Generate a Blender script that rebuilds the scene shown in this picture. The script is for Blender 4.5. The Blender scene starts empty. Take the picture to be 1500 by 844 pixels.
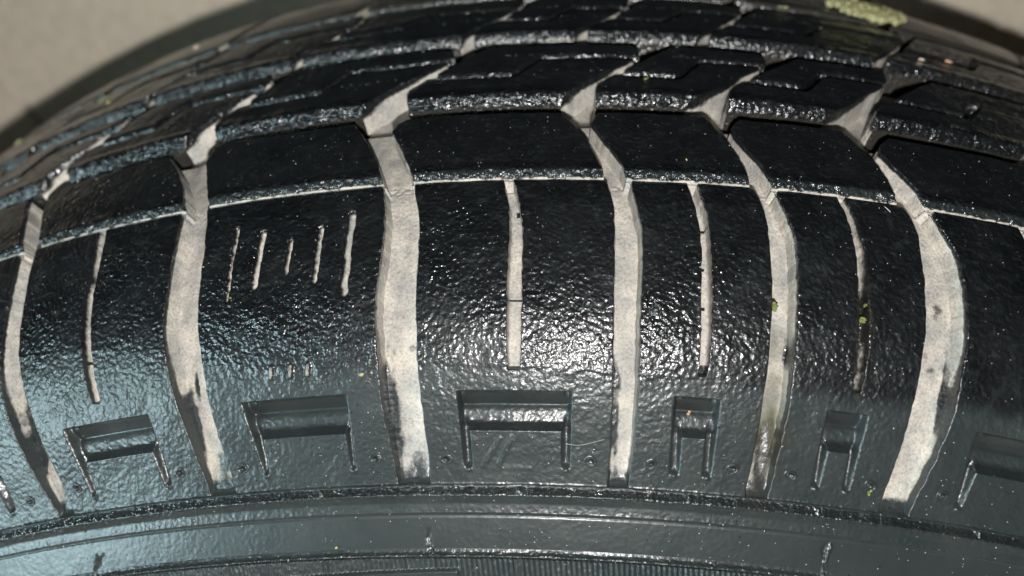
import bpy, bmesh, math, random
import numpy as np
from mathutils import Vector, Matrix

rng = np.random.default_rng(7)
random.seed(7)
ZC = 0.3166                      # height of the wheel centre above the ground
R0 = 0.3126                      # radius used to turn arc millimetres into angles
CIRC = 2 * math.pi * R0 * 1000   # tread circumference in mm

scn = bpy.context.scene
col = scn.collection

# ------------------------------------------------------------------ camera
cd = bpy.data.cameras.new('camera')
cam = bpy.data.objects.new('camera', cd)
col.objects.link(cam)
cr = (0.99771309, 0.0665143, 0.01201787)
cu = (-0.05167807, 0.6360629, 0.76990478)
cf = (-0.04356556, 0.76876514, -0.63804561)
cloc = Vector((-0.01715245, -0.11148477, 0.38161381 + ZC))
m = Matrix((Vector(cr), Vector(cu), -Vector(cf))).transposed().to_4x4()
m.translation = cloc
cam.matrix_world = m
cd.sensor_width = 36
cd.lens = 18 / math.tan(math.radians(32.5))
cd.clip_start = 0.005
cd.clip_end = 50
cd.dof.use_dof = True
cd.dof.focus_distance = 0.128
cd.dof.aperture_fstop = 12.5
scn.camera = cam

# ------------------------------------------------------------------ world and light
w = bpy.data.worlds.new('World')
scn.world = w
w.use_nodes = True
bg = w.node_tree.nodes['Background']
bg.inputs[0].default_value = (0.62, 0.80, 0.86, 1)
bg.inputs[1].default_value = 0.013
ld = bpy.data.lights.new('phone_flash', 'POINT')
ld.energy = 0.62
ld.use_nodes = True                # phones even out the fall-off of their flash over near and far
_lt = ld.node_tree
_fo = _lt.nodes.new('ShaderNodeLightFalloff')
_fo.inputs['Strength'].default_value = 100.0
_lt.links.new(_fo.outputs['Constant'], _lt.nodes['Emission'].inputs['Strength'])
ld.color = (1.0, 0.985, 0.965)
ld.shadow_soft_size = 0.0022
flash = bpy.data.objects.new('phone_flash', ld)
col.objects.link(flash)
flash.location = cloc - 0.022 * Vector(cu) - 0.012 * Vector(cf) + 0.002 * Vector(cr)
# soft cool daylight from the open side on the left
ad = bpy.data.lights.new('open_side_daylight', 'AREA')
ad.shape = 'DISK'; ad.size = 0.52
ad.energy = 0.44
ad.spread = math.radians(32)
ad.color = (0.66, 0.93, 1.0)
al = bpy.data.objects.new('open_side_daylight', ad)
col.objects.link(al)
al.location = (-0.80, -0.56, 0.36 + ZC)
al.rotation_euler = (Vector((-0.09, -0.03, 0.275 + ZC)) - al.location).to_track_quat('-Z', 'Y').to_euler()
scn.view_settings.view_transform = 'Standard'
scn.view_settings.look = 'None'
scn.view_settings.exposure = 0.0
scn.view_settings.gamma = 1.0

# ------------------------------------------------------------------ helpers
def tag(o, label=None, cat=None, group=None, kind=None):
    if label: o['label'] = label
    if cat: o['category'] = cat
    if group: o['group'] = group
    if kind: o['kind'] = kind
    return o

def link(name, me, parent=None):
    o = bpy.data.objects.new(name, me)
    col.objects.link(o)
    if parent is not None: o.parent = parent
    return o

def mesh_np(name, co, quads, mat, mask=None, smooth=True):
    me = bpy.data.meshes.new(name)
    n, f = len(co), len(quads)
    k = quads.shape[1]
    me.vertices.add(n); me.loops.add(f * k); me.polygons.add(f)
    me.vertices.foreach_set('co', np.ascontiguousarray(co, np.float32).ravel())
    me.loops.foreach_set('vertex_index', np.ascontiguousarray(quads, np.int32).ravel())
    me.polygons.foreach_set('loop_start', np.arange(0, f * k, k, dtype=np.int32))
    me.polygons.foreach_set('loop_total', np.full(f, k, np.int32))
    me.polygons.foreach_set('use_smooth', np.full(f, smooth, bool))
    if mask is not None:
        a = me.attributes.new('mask', 'FLOAT_COLOR', 'POINT')
        a.data.foreach_set('color', np.ascontiguousarray(mask, np.float32).ravel())
    me.materials.append(mat)
    me.update(calc_edges=True)
    return me

_tab = rng.random((256, 256))
def vnoise(x, y):
    """smooth tiling value noise in 0..1"""
    xi = np.floor(x).astype(int); yi = np.floor(y).astype(int)
    fx = x - xi; fy = y - yi
    fx = fx * fx * (3 - 2 * fx); fy = fy * fy * (3 - 2 * fy)
    a = _tab[xi % 256, yi % 256]; b = _tab[(xi + 1) % 256, yi % 256]
    c = _tab[xi % 256, (yi + 1) % 256]; d = _tab[(xi + 1) % 256, (yi + 1) % 256]
    return (a * (1 - fx) + b * fx) * (1 - fy) + (c * (1 - fx) + d * fx) * fy
def fbm(x, y, o=3):
    s = 0; a = .5; t = 0
    for i in range(o):
        s = s + a * vnoise(x * 2 ** i + 17.3 * i, y * 2 ** i + 5.1 * i); t += a; a *= .5
    return s / t
def sstep(a, b, x):
    t = np.clip((x - a) / (b - a), 0, 1)
    return t * t * (3 - 2 * t)

# ------------------------------------------------------------------ materials
def new_mat(name):
    mt = bpy.data.materials.new(name); mt.use_nodes = True
    nt = mt.node_tree
    for n in list(nt.nodes): nt.nodes.remove(n)
    out = nt.nodes.new('ShaderNodeOutputMaterial')
    b = nt.nodes.new('ShaderNodeBsdfPrincipled')
    nt.links.new(b.outputs[0], out.inputs[0])
    return mt, nt, b
def N(nt, t, **kw):
    n = nt.nodes.new(t)
    for k, v in kw.items(): setattr(n, k, v)
    return n
def noise(nt, vec, scale, detail=3, rough=.55):
    n = N(nt, 'ShaderNodeTexNoise'); n.inputs['Scale'].default_value = scale
    n.inputs['Detail'].default_value = detail; n.inputs['Roughness'].default_value = rough
    nt.links.new(vec, n.inputs['Vector']); return n.outputs['Fac']
def ramp(nt, fac, pts):
    r = N(nt, 'ShaderNodeValToRGB')
    e = r.color_ramp.elements
    while len(e) < len(pts): e.new(.5)
    for i, (p, c) in enumerate(pts):
        e[i].position = p; e[i].color = c if len(c) == 4 else (*c, 1)
    nt.links.new(fac, r.inputs[0]); return r.outputs[0]
def math_(nt, op, a, b=None, clamp=False):
    n = N(nt, 'ShaderNodeMath', operation=op); n.use_clamp = clamp
    for i, x in enumerate((a, b)):
        if x is None: continue
        if isinstance(x, (int, float)): n.inputs[i].default_value = x
        else: nt.links.new(x, n.inputs[i])
    return n.outputs[0]
def mixc(nt, f, a, b):
    n = N(nt, 'ShaderNodeMix', data_type='RGBA')
    for s, x in ((0, f), (6, a), (7, b)):
        if isinstance(x, (int, float)): n.inputs[s].default_value = x
        elif isinstance(x, tuple): n.inputs[s].default_value = (*x, 1)
        else: nt.links.new(x, n.inputs[s])
    return n.outputs[2]
def mixf(nt, f, a, b):
    n = N(nt, 'ShaderNodeMix', data_type='FLOAT')
    for s, x in ((0, f), (2, a), (3, b)):
        if isinstance(x, (int, float)): n.inputs[s].default_value = x
        else: nt.links.new(x, n.inputs[s])
    return n.outputs[0]

def make_rubber():
    mt, nt, b = new_mat('wet_tyre_rubber')
    L = nt.links.new
    tc = N(nt, 'ShaderNodeTexCoord').outputs['Object']
    at = N(nt, 'ShaderNodeAttribute', attribute_name='mask', attribute_type='GEOMETRY')
    sp = N(nt, 'ShaderNodeSeparateColor'); L(at.outputs['Color'], sp.inputs[0])
    dust, matte, olive = sp.outputs[0], sp.outputs[1], sp.outputs[2]
    peb = at.outputs['Alpha']
    # dust edge broken up by noise
    nb = noise(nt, tc, 1400, 4, .6)
    d1 = math_(nt, 'ADD', dust, math_(nt, 'MULTIPLY', math_(nt, 'SUBTRACT', nb, .5), .55))
    dm = N(nt, 'ShaderNodeMapRange', interpolation_type='SMOOTHSTEP'); L(d1, dm.inputs[0])
    dm.inputs[1].default_value = .26; dm.inputs[2].default_value = .72
    dustf = dm.outputs[0]
    # colours
    n_lo = noise(nt, tc, 210, 5, .62)
    n_hi = noise(nt, tc, 2600, 3, .6)
    dcol = ramp(nt, n_lo, [(.36, (.345, .34, .32)), (.50, (.455, .43, .385)), (.63, (.56, .52, .455))])
    spk = ramp(nt, n_hi, [(.30, (.62, .61, .60)), (.55, (1, 1, 1)), (.75, (1.08, 1.06, 1.03))])
    mm = N(nt, 'ShaderNodeMix', data_type='RGBA', blend_type='MULTIPLY'); mm.inputs[0].default_value = 1
    L(dcol, mm.inputs[6]); L(spk, mm.inputs[7]); dcol = mm.outputs[2]
    dcol = mixc(nt, olive, dcol, (.075, .078, .035))
    nm = noise(nt, tc, 120, 5, .6)
    mcol = ramp(nt, nm, [(.3, (.021, .027, .028)), (.55, (.028, .034, .0335)), (.75, (.037, .043, .041))])
    bcol = ramp(nt, nm, [(.3, (.004, .0045, .0055)), (.7, (.010, .011, .012))])
    rub = mixc(nt, olive, mixc(nt, matte, bcol, mcol), (.030, .026, .020))
    L(mixc(nt, dustf, rub, dcol), b.inputs['Base Color'])
    # gloss
    nr = noise(nt, tc, 330, 4, .6)
    wetf = N(nt, 'ShaderNodeMapRange'); L(peb, wetf.inputs[0]); wetf.inputs[1].default_value = .6; wetf.inputs[2].default_value = 1.1
    rr = mixf(nt, matte, mixf(nt, nr, .34, .48), mixf(nt, nr, .34, .50))
    rr = mixf(nt, wetf.outputs[0], rr, .24)
    L(mixf(nt, dustf, rr, mixf(nt, n_hi, .55, .85)), b.inputs['Roughness'])
    b.inputs['Specular IOR Level'].default_value = .5
    # relief
    p1 = noise(nt, tc, 1350, 0, .5)          # smooth orange-peel swells that flash as separate glints
    p2 = noise(nt, tc, 2300, 1, .5)
    p3 = noise(nt, tc, 420, 1, .5)
    h = math_(nt, 'ADD', math_(nt, 'MULTIPLY', p1, .85), math_(nt, 'MULTIPLY', p2, .46))
    p4 = noise(nt, tc, 4300, 1, .5)
    h = math_(nt, 'ADD', h, math_(nt, 'MULTIPLY', p4, .17))
    h = math_(nt, 'ADD', h, math_(nt, 'MULTIPLY', p3, .7))
    h = math_(nt, 'MULTIPLY', h, math_(nt, 'MULTIPLY', peb, mixf(nt, dustf, 1.0, .35)))
    bp = N(nt, 'ShaderNodeBump'); bp.inputs['Strength'].default_value = 1.0
    bp.inputs['Distance'].default_value = .00031
    L(h, bp.inputs['Height']); L(bp.outputs[0], b.inputs['Normal']); L(bp.outputs[0], b.inputs['Coat Normal'])
    # a thin wet film over the rougher rubber
    b.inputs['Coat IOR'].default_value = 1.4
    L(math_(nt, 'MULTIPLY', math_(nt, 'SUBTRACT', 1.0, dustf), mixf(nt, matte, 1.0, .55)), b.inputs['Coat Weight'])
    L(mixf(nt, matte, mixf(nt, nr, .09, .19), mixf(nt, nr, .16, .30)), b.inputs['Coat Roughness'])
    return mt
RUB = make_rubber()

# ------------------------------------------------------------------ the setting
def build_setting():
    mt, nt, b = new_mat('concrete_paving')
    tc = N(nt, 'ShaderNodeTexCoord').outputs['Object']
    n1 = noise(nt, tc, 9, 6, .6); n2 = noise(nt, tc, 160, 4, .6)
    c = ramp(nt, n1, [(.3, (.232, .203, .160)), (.7, (.272, .238, .188))])
    c2 = ramp(nt, n2, [(.35, (.8, .8, .8)), (.6, (1, 1, 1))])
    mm = N(nt, 'ShaderNodeMix', data_type='RGBA', blend_type='MULTIPLY'); mm.inputs[0].default_value = .8
    nt.links.new(c, mm.inputs[6]); nt.links.new(c2, mm.inputs[7])
    nt.links.new(mm.outputs[2], b.inputs['Base Color']); b.inputs['Roughness'].default_value = .85
    bp = N(nt, 'ShaderNodeBump'); bp.inputs['Strength'].default_value = .4; bp.inputs['Distance'].default_value = .001
    nt.links.new(n2, bp.inputs['Height']); nt.links.new(bp.outputs[0], b.inputs['Normal'])
    bm = bmesh.new()
    bmesh.ops.create_grid(bm, x_segments=4, y_segments=4, size=6)
    me = bpy.data.meshes.new('ground'); bm.to_mesh(me); bm.free(); me.materials.append(mt)
    tag(link('ground', me), kind='structure')
    # low pale slab wall made up as near backdrop; the background reads as paving
    root = link('wall', None); root.location = (0, .262, 0)
    tag(root, 'low pale beige slab wall made up for the paving out of focus behind the tyre', 'wall')
    # slabs: polygons in x,z with a slanting joint at the left, front face at y = 0
    J = .0006
    polys = [
        [(-1.2, 0), (-.246 - J, 0), (-.246 - J, .42), (-.390 - J, .618), (-1.2, .618)],
        [(-.246 + J, 0), (.72 - J, 0), (.72 - J, .618), (-.390 + J, .618), (-.246 + J, .42)],
        [(.72 + J, 0), (1.4, 0), (1.4, .618), (.72 + J, .618)]]
    for pl in polys:
        bm = bmesh.new()
        f = bm.faces.new([bm.verts.new((x, 0, z)) for x, z in pl])
        if f.normal.y > 0: f.normal_flip()
        r = bmesh.ops.extrude_face_region(bm, geom=[f])
        for v in r['geom']:
            if isinstance(v, bmesh.types.BMVert): v.co.y += .05
        bmesh.ops.recalc_face_normals(bm, faces=bm.faces)
        bmesh.ops.bevel(bm, geom=bm.edges[:], offset=.0006, segments=2, affect='EDGES')
        me = bpy.data.meshes.new('slab'); bm.to_mesh(me); bm.free(); me.materials.append(mt)
        link('slab', me, root)
    bm = bmesh.new(); bmesh.ops.create_cube(bm, size=1)
    for v in bm.verts: v.co = Vector((v.co.x * 2.6 + .1, v.co.y * .06 + .085, v.co.z * .612 + .306))
    me = bpy.data.meshes.new('core'); bm.to_mesh(me); bm.free(); me.materials.append(mt)
    link('core', me, root)
build_setting()

# ------------------------------------------------------------------ tyre profile (section)
YC = .050
half = [(-.0530, .2300), (-.0500, .2520), (-.0425, .2700), (-.0362, .2788), (-.0222, .3002), (-.0105, .3082),
        (.0, .3126), (.0161, .3152), (.032, .3162), (.05, .3166)]
ctrl = np.array(half + [(2 * YC - y, r) for y, r in half[-2::-1]])
def natspline(t, x, tt):
    n = len(t); h = np.diff(t)
    A = np.zeros((n, n)); b = np.zeros(n); A[0, 0] = A[-1, -1] = 1
    for i in range(1, n - 1):
        A[i, i - 1] = h[i - 1]; A[i, i] = 2 * (h[i - 1] + h[i]); A[i, i + 1] = h[i]
        b[i] = 6 * ((x[i + 1] - x[i]) / h[i] - (x[i] - x[i - 1]) / h[i - 1])
    M = np.linalg.solve(A, b)
    k = np.clip(np.searchsorted(t, tt) - 1, 0, n - 2)
    a = (t[k + 1] - tt) / h[k]; c = (tt - t[k]) / h[k]
    return a * x[k] + c * x[k + 1] + ((a ** 3 - a) * M[k] + (c ** 3 - c) * M[k + 1]) * h[k] ** 2 / 6
_t = np.r_[0, np.cumsum(np.hypot(*np.diff(ctrl, axis=0).T))]
_tt = np.linspace(0, _t[-1], 6001)
py_, pr_ = natspline(_t, ctrl[:, 0], _tt), natspline(_t, ctrl[:, 1], _tt)
e1, e2 = np.array([[-.051, .222], [-.0450, .2130], [-.036, .2080]]), None
py_ = np.r_[e1[::-1, 0], py_, 2 * YC - e1[:, 0]]; pr_ = np.r_[e1[::-1, 1], pr_, e1[:, 1]]
pv_ = np.r_[0, np.cumsum(np.hypot(np.diff(py_), np.diff(pr_)))]
_m = pr_ > .3
pv_ = (pv_ - np.interp(0, py_[_m], pv_[_m])) * 1000      # mm, v = 0 at the thin groove of the near shoulder
def prof(v): return np.interp(v, pv_, py_), np.interp(v, pv_, pr_)
def pnorm(v):
    y1, r1 = prof(v - .4); y2, r2 = prof(v + .4)
    l = np.hypot(y2 - y1, r2 - r1)
    return -(r2 - r1) / l, (y2 - y1) / l
def surf(u, v, d=0.0):
    """tyre coordinates (arc mm round the tread, mm across the section, mm outward) -> metres, wheel centre at origin"""
    u = np.asarray(u, float); v = np.asarray(v, float)
    y, r = prof(v); ny, nr = pnorm(v)
    y = y + d * ny / 1000; r = r + d * nr / 1000
    th = u / 1000 / R0
    return np.stack([r * np.sin(th), y, r * np.cos(th)], -1)
def frame(u, v):
    ny, nr = pnorm(np.array(v, float)); th = u / 1000 / R0
    n = Vector((nr * math.sin(th), ny, nr * math.cos(th)))
    t = Vector((math.cos(th), 0, -math.sin(th)))
    return Matrix((t, n.cross(t), n)).transposed()

# ------------------------------------------------------------------ tread pattern data, mm
VS = np.array([20, 18.5, 17, 15, 13, 10, 7, 4, 2, 0, -2, -5, -9, -13, -17, -21, -25, -29, -33, -37, -41, -45, -49.])[::-1]
GROOVE = {
 1: ([-124.6,-124.6,-124.2,-123.5,-122.3,-121.1,-119.9,-118.7,-117.9,-117.3,-117.0,-116.8,-116.8,-116.9,-116.9,-117.1,-117.2,-116.9,-116.6,-116.2,-115.4,-114.3,-113.0],
     [-115.2,-115.9,-116.9,-117.9,-117.4,-116.4,-115.1,-114.0,-113.4,-113.0,-112.9,-112.8,-112.7,-112.7,-112.8,-112.7,-112.3,-111.9,-111.4,-111.0,-110.4,-109.7,-109.2]),
 2: ([-91.4,-91.0,-90.2,-88.5,-87.1,-85.5,-84.0,-82.9,-82.4,-82.0,-81.9,-82.0,-82.1,-82.3,-82.5,-82.7,-82.5,-82.2,-81.8,-81.2,-80.7,-80.0,-79.3],
     [-83.7,-81.6,-80.9,-81.6,-81.3,-80.1,-79.1,-78.1,-77.5,-77.0,-76.7,-76.3,-76.0,-76.1,-76.1,-76.1,-75.8,-75.6,-75.6,-75.4,-75.1,-74.6,-74.3]),
 3: ([-54.0,-53.4,-52.7,-51.5,-50.4,-48.8,-47.5,-46.4,-45.8,-45.3,-44.9,-44.5,-44.3,-44.6,-45.0,-45.2,-45.2,-45.0,-44.9,-44.9,-44.5,-43.9,-43.5],
     [-43.4,-43.6,-45.2,-45.9,-45.1,-43.7,-42.5,-41.2,-40.6,-40.0,-39.6,-38.9,-38.4,-38.3,-38.4,-38.4,-38.4,-38.4,-38.4,-38.2,-38.0,-37.8,-37.8]),
 4: ([-17.4,-16.6,-15.4,-14.2,-13.1,-11.6,-10.6,-9.6,-9.0,-8.5,-8.0,-7.4,-7.2,-7.2,-7.2,-7.2,-7.2,-7.1,-7.0,-6.9,-6.9,-6.9,-7.0],
     [-9.4,-9.6,-10.2,-10.9,-10.1,-8.8,-7.3,-5.9,-5.3,-4.6,-4.2,-3.6,-2.9,-2.8,-2.9,-3.0,-3.1,-3.0,-2.9,-2.9,-2.9,-3.2,-3.5]),
 5: ([8.0,8.5,9.4,10.3,11.2,12.4,13.4,14.2,14.6,15.0,15.8,16.6,16.9,17.0,17.2,17.1,17.0,17.0,16.9,16.9,16.8,16.6,16.2],
     [15.2,14.9,13.9,13.0,13.3,14.6,16.3,17.6,18.3,18.8,19.3,20.3,21.2,21.3,21.2,21.2,21.2,21.1,21.1,21.0,20.8,20.5,20.1]),
 6: ([31.8,32.4,33.3,34.4,35.5,36.8,37.6,38.2,38.6,39.4,40.2,41.0,41.2,41.3,41.3,41.3,41.0,40.8,40.6,40.5,40.2,39.7,39.2],
     [41.9,41.3,40.0,38.6,38.3,39.6,41.5,42.9,43.5,44.2,44.9,46.2,47.5,47.9,48.0,48.0,47.7,47.5,47.5,47.0,46.4,45.4,44.4])}
def gr(k):
    a, b = GROOVE[min(max(k, 1), 6)]
    a = np.array(a)[::-1]; b = np.array(b)[::-1]
    s = {-1: -72., 0: -36., 7: 36.6, 8: 61., 9: 86.}.get(k, 0.)
    return a + s, b + s
GK = list(range(-1, 10))               # lateral grooves, left to right
NC = len(GK)                           # block columns (the last one closes the ring)
# rib 2 block edges
V2 = np.array([24.3, 26, 28, 30, 32.5, 35, 37.5, 40, 42.5, 44.5, 45.3])
L2c = np.array([-44.6,-45,-44.8,-43.3,-41.4,-39.6,-37.6,-35.7,-33.5,-31.6,-30.3])
R2c = np.array([-16.4,-14.9,-13.2,-11.3,-8.9,-6.3,-3.7,-1.9,-1.3,-1.6,-2.6])
L2d = np.array([-9.8,-10,-9.7,-8.2,-5.9,-3.7,-1.5,.7,2.9,4.6,5.8])
R2d = np.array([6.1,9,11.4,13.5,15.5,17.6,20.4,22.7,23.4,23.2,22.2])
L2e = np.array([14,13.8,14.4,15.6,17.8,20.2,22.6,25,27.4,29.2,30.4])
R2e = np.array([31.3,34,36.4,38.2,40.0,42.2,44.7,46.6,47.4,47.6,46.6])
L2f = np.array([40.8,40.6,41.4,43,45.3,47.7,50,52.4,54.8,56.9,58.1])
L2b = np.array([-83.6,-84,-83.8,-82.3,-80.4,-78.6,-76.8,-75.3,-73.3,-71.6,-70.3])
R2b = np.array([-53.8,-52.4,-50.7,-49.0,-46.4,-43.0,-40.0,-38.3,-37.9,-38.6,-39.8])
L2a = np.array([-118.8,-119.2,-119,-117.5,-115.6,-113.8,-112,-110,-108,-106.5,-105.1])
R2a = np.array([-91.3,-90,-88.7,-87.2,-85,-82.9,-80.7,-78.6,-77.4,-77.6,-78.7])
RIB2 = [(L2a - 72, R2a - 72.5), (L2a - 36, R2a - 36), (L2a, R2a), (L2b, R2b), (L2c, R2c), (L2d, R2d), (L2e, R2e),
        (L2f, R2c + 85.3), (L2d + 86.8, R2d + 86.8), (L2d + 111.3, R2d + 111.3), (L2d + 136.3, L2a - 72 + CIRC - 2.4)]
# rib 3
V3 = np.array([51.3, 53, 55, 58, 61, 65, 69, 72.5])
O3 = np.array([0, .1, 1.3, 3.8, 6.0, 8.6, 10.9, 12.9])
G3 = np.array([3.2, 2.4, 2.1, 2.1, 1.8, 1.7, 2.1, 3.6])
C3 = [-182., -146.5, -110.3, -72.8, -34.9, -11.2, 13.8, 50.7, 87, 112, 137, -182 + CIRC]
RIB3 = [(C3[i] + O3, C3[i + 1] + O3 - G3) for i in range(NC)]
V4 = np.array([78., 84, 95]); O4 = np.array([0, 2.5, 7.]); G4 = np.array([3., 2.6, 3.2])
RIB4 = [(C3[i] + 9 + O4, C3[i + 1] + 9 + O4 - G4) for i in range(NC)]
V5 = np.array([96.5, 106, 125, 147]); O5 = np.array([16.5, 19, 19, 18.])
RIB5 = [(C3[i] + O5, C3[i + 1] + O5 - 4.2) for i in range(NC)]
gl = [gr(k) for k in GK]
RIB1 = [(gl[i][1], gl[i + 1][0]) if i < NC - 1 else (gl[i][1], gl[0][0] + CIRC) for i in range(NC)]
# long slots in the shoulder blocks: v, left, right
SV = np.array([0, -2, -5, -9, -13, -17, -21, -25, -29, -31.7])[::-1]
def sl(a, b): return np.array(a)[::-1], np.array(b)[::-1]
SLOT = {2: sl([-99.2,-99.0,-98.6,-98.6,-99.0,-99.1,-99.0,-98.8,-98.6,-98.2], [-97.4,-97.1,-96.9,-97.0,-97.2,-97.2,-97.0,-96.8,-96.6,-96.5]),
        4: sl([-25.1,-24.7,-24.1,-23.8,-23.9,-24.0,-23.9,-23.9,-23.9,-23.8], [-23.4,-22.9,-22.2,-21.7,-21.6,-21.6,-21.5,-21.6,-21.7,-21.8]),
        5: sl([4.3,4.9,5.6,6.2,6.3,6.2,6.2,6.3,6.4,6.3], [6.1,6.6,7.4,7.8,7.9,8.0,8.0,8.0,7.9,7.7]),
        6: sl([28.5,29.1,29.9,30.5,30.6,30.6,30.7,30.7,30.7,30.7], [29.8,30.5,31.3,32.1,32.2,32.2,32.4,32.4,32.3,32.1])}
SLOT[7] = (SLOT[4][0] + 83.9, SLOT[4][1] + 83.9)
SLOT[1] = (SLOT[2][0] - 36, SLOT[2][1] - 36)
for k, s in ((8, 62.5), (9, 87.)): SLOT[k] = (SLOT[6][0] + s, SLOT[6][1] + s)
# bracket shaped recesses: outer top L, R; inner top L, R; inner bottom L, R; outer bottom L, R (u at v -35, -41.2, -46.7, -47.3)
BRK = {4: (-32.2,-13.5,-30.4,-15.0,-30.1,-15.0,-31.6,-13.5), 3: (-69.6,-50.9,-67.0,-51.9,-67.0,-51.7,-67.9,-50.8),
       2: (-105.5,-87.7,-103.0,-88.8,-103.0,-88.0,-104.0,-86.4), 5: (2.9,10.2,4.7,8.5,4.8,8.6,3.1,10.2),
       6: (27.4,33.9,28.6,32.2,28.4,32.2,26.9,33.5), 7: (51.9,70.6,53.9,69.,53.2,69.,51.8,70.6)}
BRK[1] = tuple(x - 36.2 for x in BRK[2])
BRK[8] = tuple(x + 87 for x in BRK[5]); BRK[9] = tuple(x + 112 for x in BRK[5])
SLITS = [(-70.3,-5.3,-71.0,-18.2,.55), (-65.5,-6.8,-66.1,-16.4,.8), (-60.2,-9.1,-60.6,-14.6,.62), (-55.2,-7.2,-55.6,-16.6,.62), (-50.0,-5.1,-50.4,-18.9,.85)]
SEAMS = [-148, -130, -111.9, -92.6, -57.9, -22.3, 6.9, 29, 57.7, 80, 112]

def lerp_edge(V, E, v): return np.interp(v, V, E)

# ------------------------------------------------------------------ structured grid over the tyre
WALL = .34
def edge_depth(x, D, bev):
    """depth below the tread surface at distance x inside a block edge"""
    x = np.asarray(x, float)
    t = np.clip((bev - x) / bev, 0, 1)
    dtop = .62 * bev * (1 - np.sqrt(np.clip(1 - .93 * t * t, 0, 1)))
    d0 = .62 * bev * (1 - math.sqrt(.07))
    if bev > .7:                       # broad worn chamfer
        kk = 1.18 if D > 3 else .55
        dtop = kk * bev * t ** 1.5; d0 = kk * bev
    q = np.clip(-x / WALL, 0, 1)
    wall = d0 + (D - d0) * (1 - (1 - q) ** 1.35)
    return np.where(x >= 0, dtop, np.maximum(wall, dtop))

RIBS = [  # v0, v1, front bevel, rear bevel, step, V table, edges
    dict(v0=-49.8, v1=0.0, bf=0, br=.22, step=.26, V=VS, E=RIB1, DF=0, DR=1.15),
    dict(v0=1.45, v1=18.4, bf=1.5, br=.25, step=.28, V=VS, E=RIB1, DF=1.15, DR=7.0),
    dict(v0=24.2, v1=45.3, bf=1.5, br=.3, step=.26, V=V2, E=RIB2, DF=7.0, DR=7.0),
    dict(v0=51.2, v1=72.5, bf=1.5, br=.3, step=.32, V=V3, E=RIB3, DF=7.0, DR=7.0),
    dict(v0=78.0, v1=95.0, bf=.8, br=.4, step=.7, V=V4, E=RIB4, DF=7.0, DR=1.9),
    dict(v0=96.5, v1=147., bf=.4, br=0, step=1.0, V=V5, E=RIB5, DF=1.9, DR=0)]
rows = []          # (v, rib, drow)
def add_row(v, rib, d): rows.append((v, rib, d))
# near sidewall from the bead upward
for v in np.r_[np.arange(-112, -78, 2.0), np.arange(-78, -66, .35), np.arange(-66, -60.2, .16), np.arange(-60.2, -55, .4),
               np.arange(-55, -53.6, .1), np.arange(-53.6, -51.9, .22), np.arange(-51.9, -49.85, .085)]:
    add_row(v, -2, 0)
SPECIAL = [(-35.6, -34.6, .09), (-41.5, -40.3, .1), (-32.3, -31.2, .12)]
for ri, r in enumerate(RIBS):
    if r['DF'] > 0:
        for x in (-WALL, -.26, -.16, -.08, -.03, 0):
            add_row(r['v0'] + x, ri, float(edge_depth(x, r['DF'], r['bf'])))
        for t in np.linspace(.0, 1, 9)[1:]:
            x = r['bf'] * t; add_row(r['v0'] + x, ri, float(edge_depth(x, r['DF'], r['bf'])))
        va = r['v0'] + r['bf'] + r['step']
    else:
        va = r['v0']
    vb = r['v1'] - r['br'] if r['DR'] > 0 else r['v1']
    v = va
    while v < vb - .05:
        add_row(v, ri, 0)
        s = r['step']
        if ri == 0:
            for a, b, q in SPECIAL:
                if a <= v <= b: s = q
        v += s
    if r['DR'] > 0:
        for t in np.linspace(1, 0, 5):
            x = r['br'] * t; add_row(r['v1'] - x, ri, float(edge_depth(x, r['DR'], r['br'])))
        for x in (-.03, -.08, -.16, -.26, -WALL):
            add_row(r['v1'] - x, ri, float(edge_depth(x, r['DR'], r['br'])))
        nx = RIBS[ri + 1]['v0'] - WALL; a = r['v1'] + WALL
        for t in np.linspace(0, 1, 2 + int((nx - a) / .7) + 1)[1:-1]:
            add_row(a + (nx - a) * t, -1, r['DR'])
for v in np.r_[np.arange(148, 200, 1.5), np.arange(200, 214, 2.)]: add_row(v, -3, 0)
rv = np.array([r[0] for r in rows]); rrib = np.array([r[1] for r in rows]); rd = np.array([r[2] for r in rows])
NR = len(rows)

# block edges for each row
EL = np.zeros((NR, NC)); ER = np.zeros((NR, NC))
for k in range(NC):
    for ri, r in enumerate(RIBS):
        mk = rrib == ri
        EL[mk, k] = lerp_edge(r['V'], r['E'][k][0], np.clip(rv[mk], r['v0'], r['v1']))
        ER[mk, k] = lerp_edge(r['V'], r['E'][k][1], np.clip(rv[mk], r['v0'], r['v1']))
    known = rrib >= 0
    for A in (EL, ER):
        A[~known, k] = np.interp(rv[~known], rv[known], A[known, k])
    # corners of the shoulder blocks rounded at the thin groove, worn wobble along the edges
    for A, s, ph in ((EL, 1, k * 7.7), (ER, -1, k * 7.7 + 3.1)):
        sh = rrib == 0
        t = np.clip((rv - (-.6)) / .6, 0, 1)
        A[sh, k] += s * .42 * (1 - np.sqrt(1 - np.minimum(t[sh], .98) ** 2))
        wob = (vnoise(rv * .9 + 31 * ph, rv * 0 + ph) - .5) * .22 + (vnoise(rv * 3.1 + 11 * ph, rv * 0 + ph) - .5) * .07
        A[:, k] += wob * (rv < 96) * (known | (rrib == -1))
SL = np.zeros((NR, NC)); SR = np.zeros((NR, NC))
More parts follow.
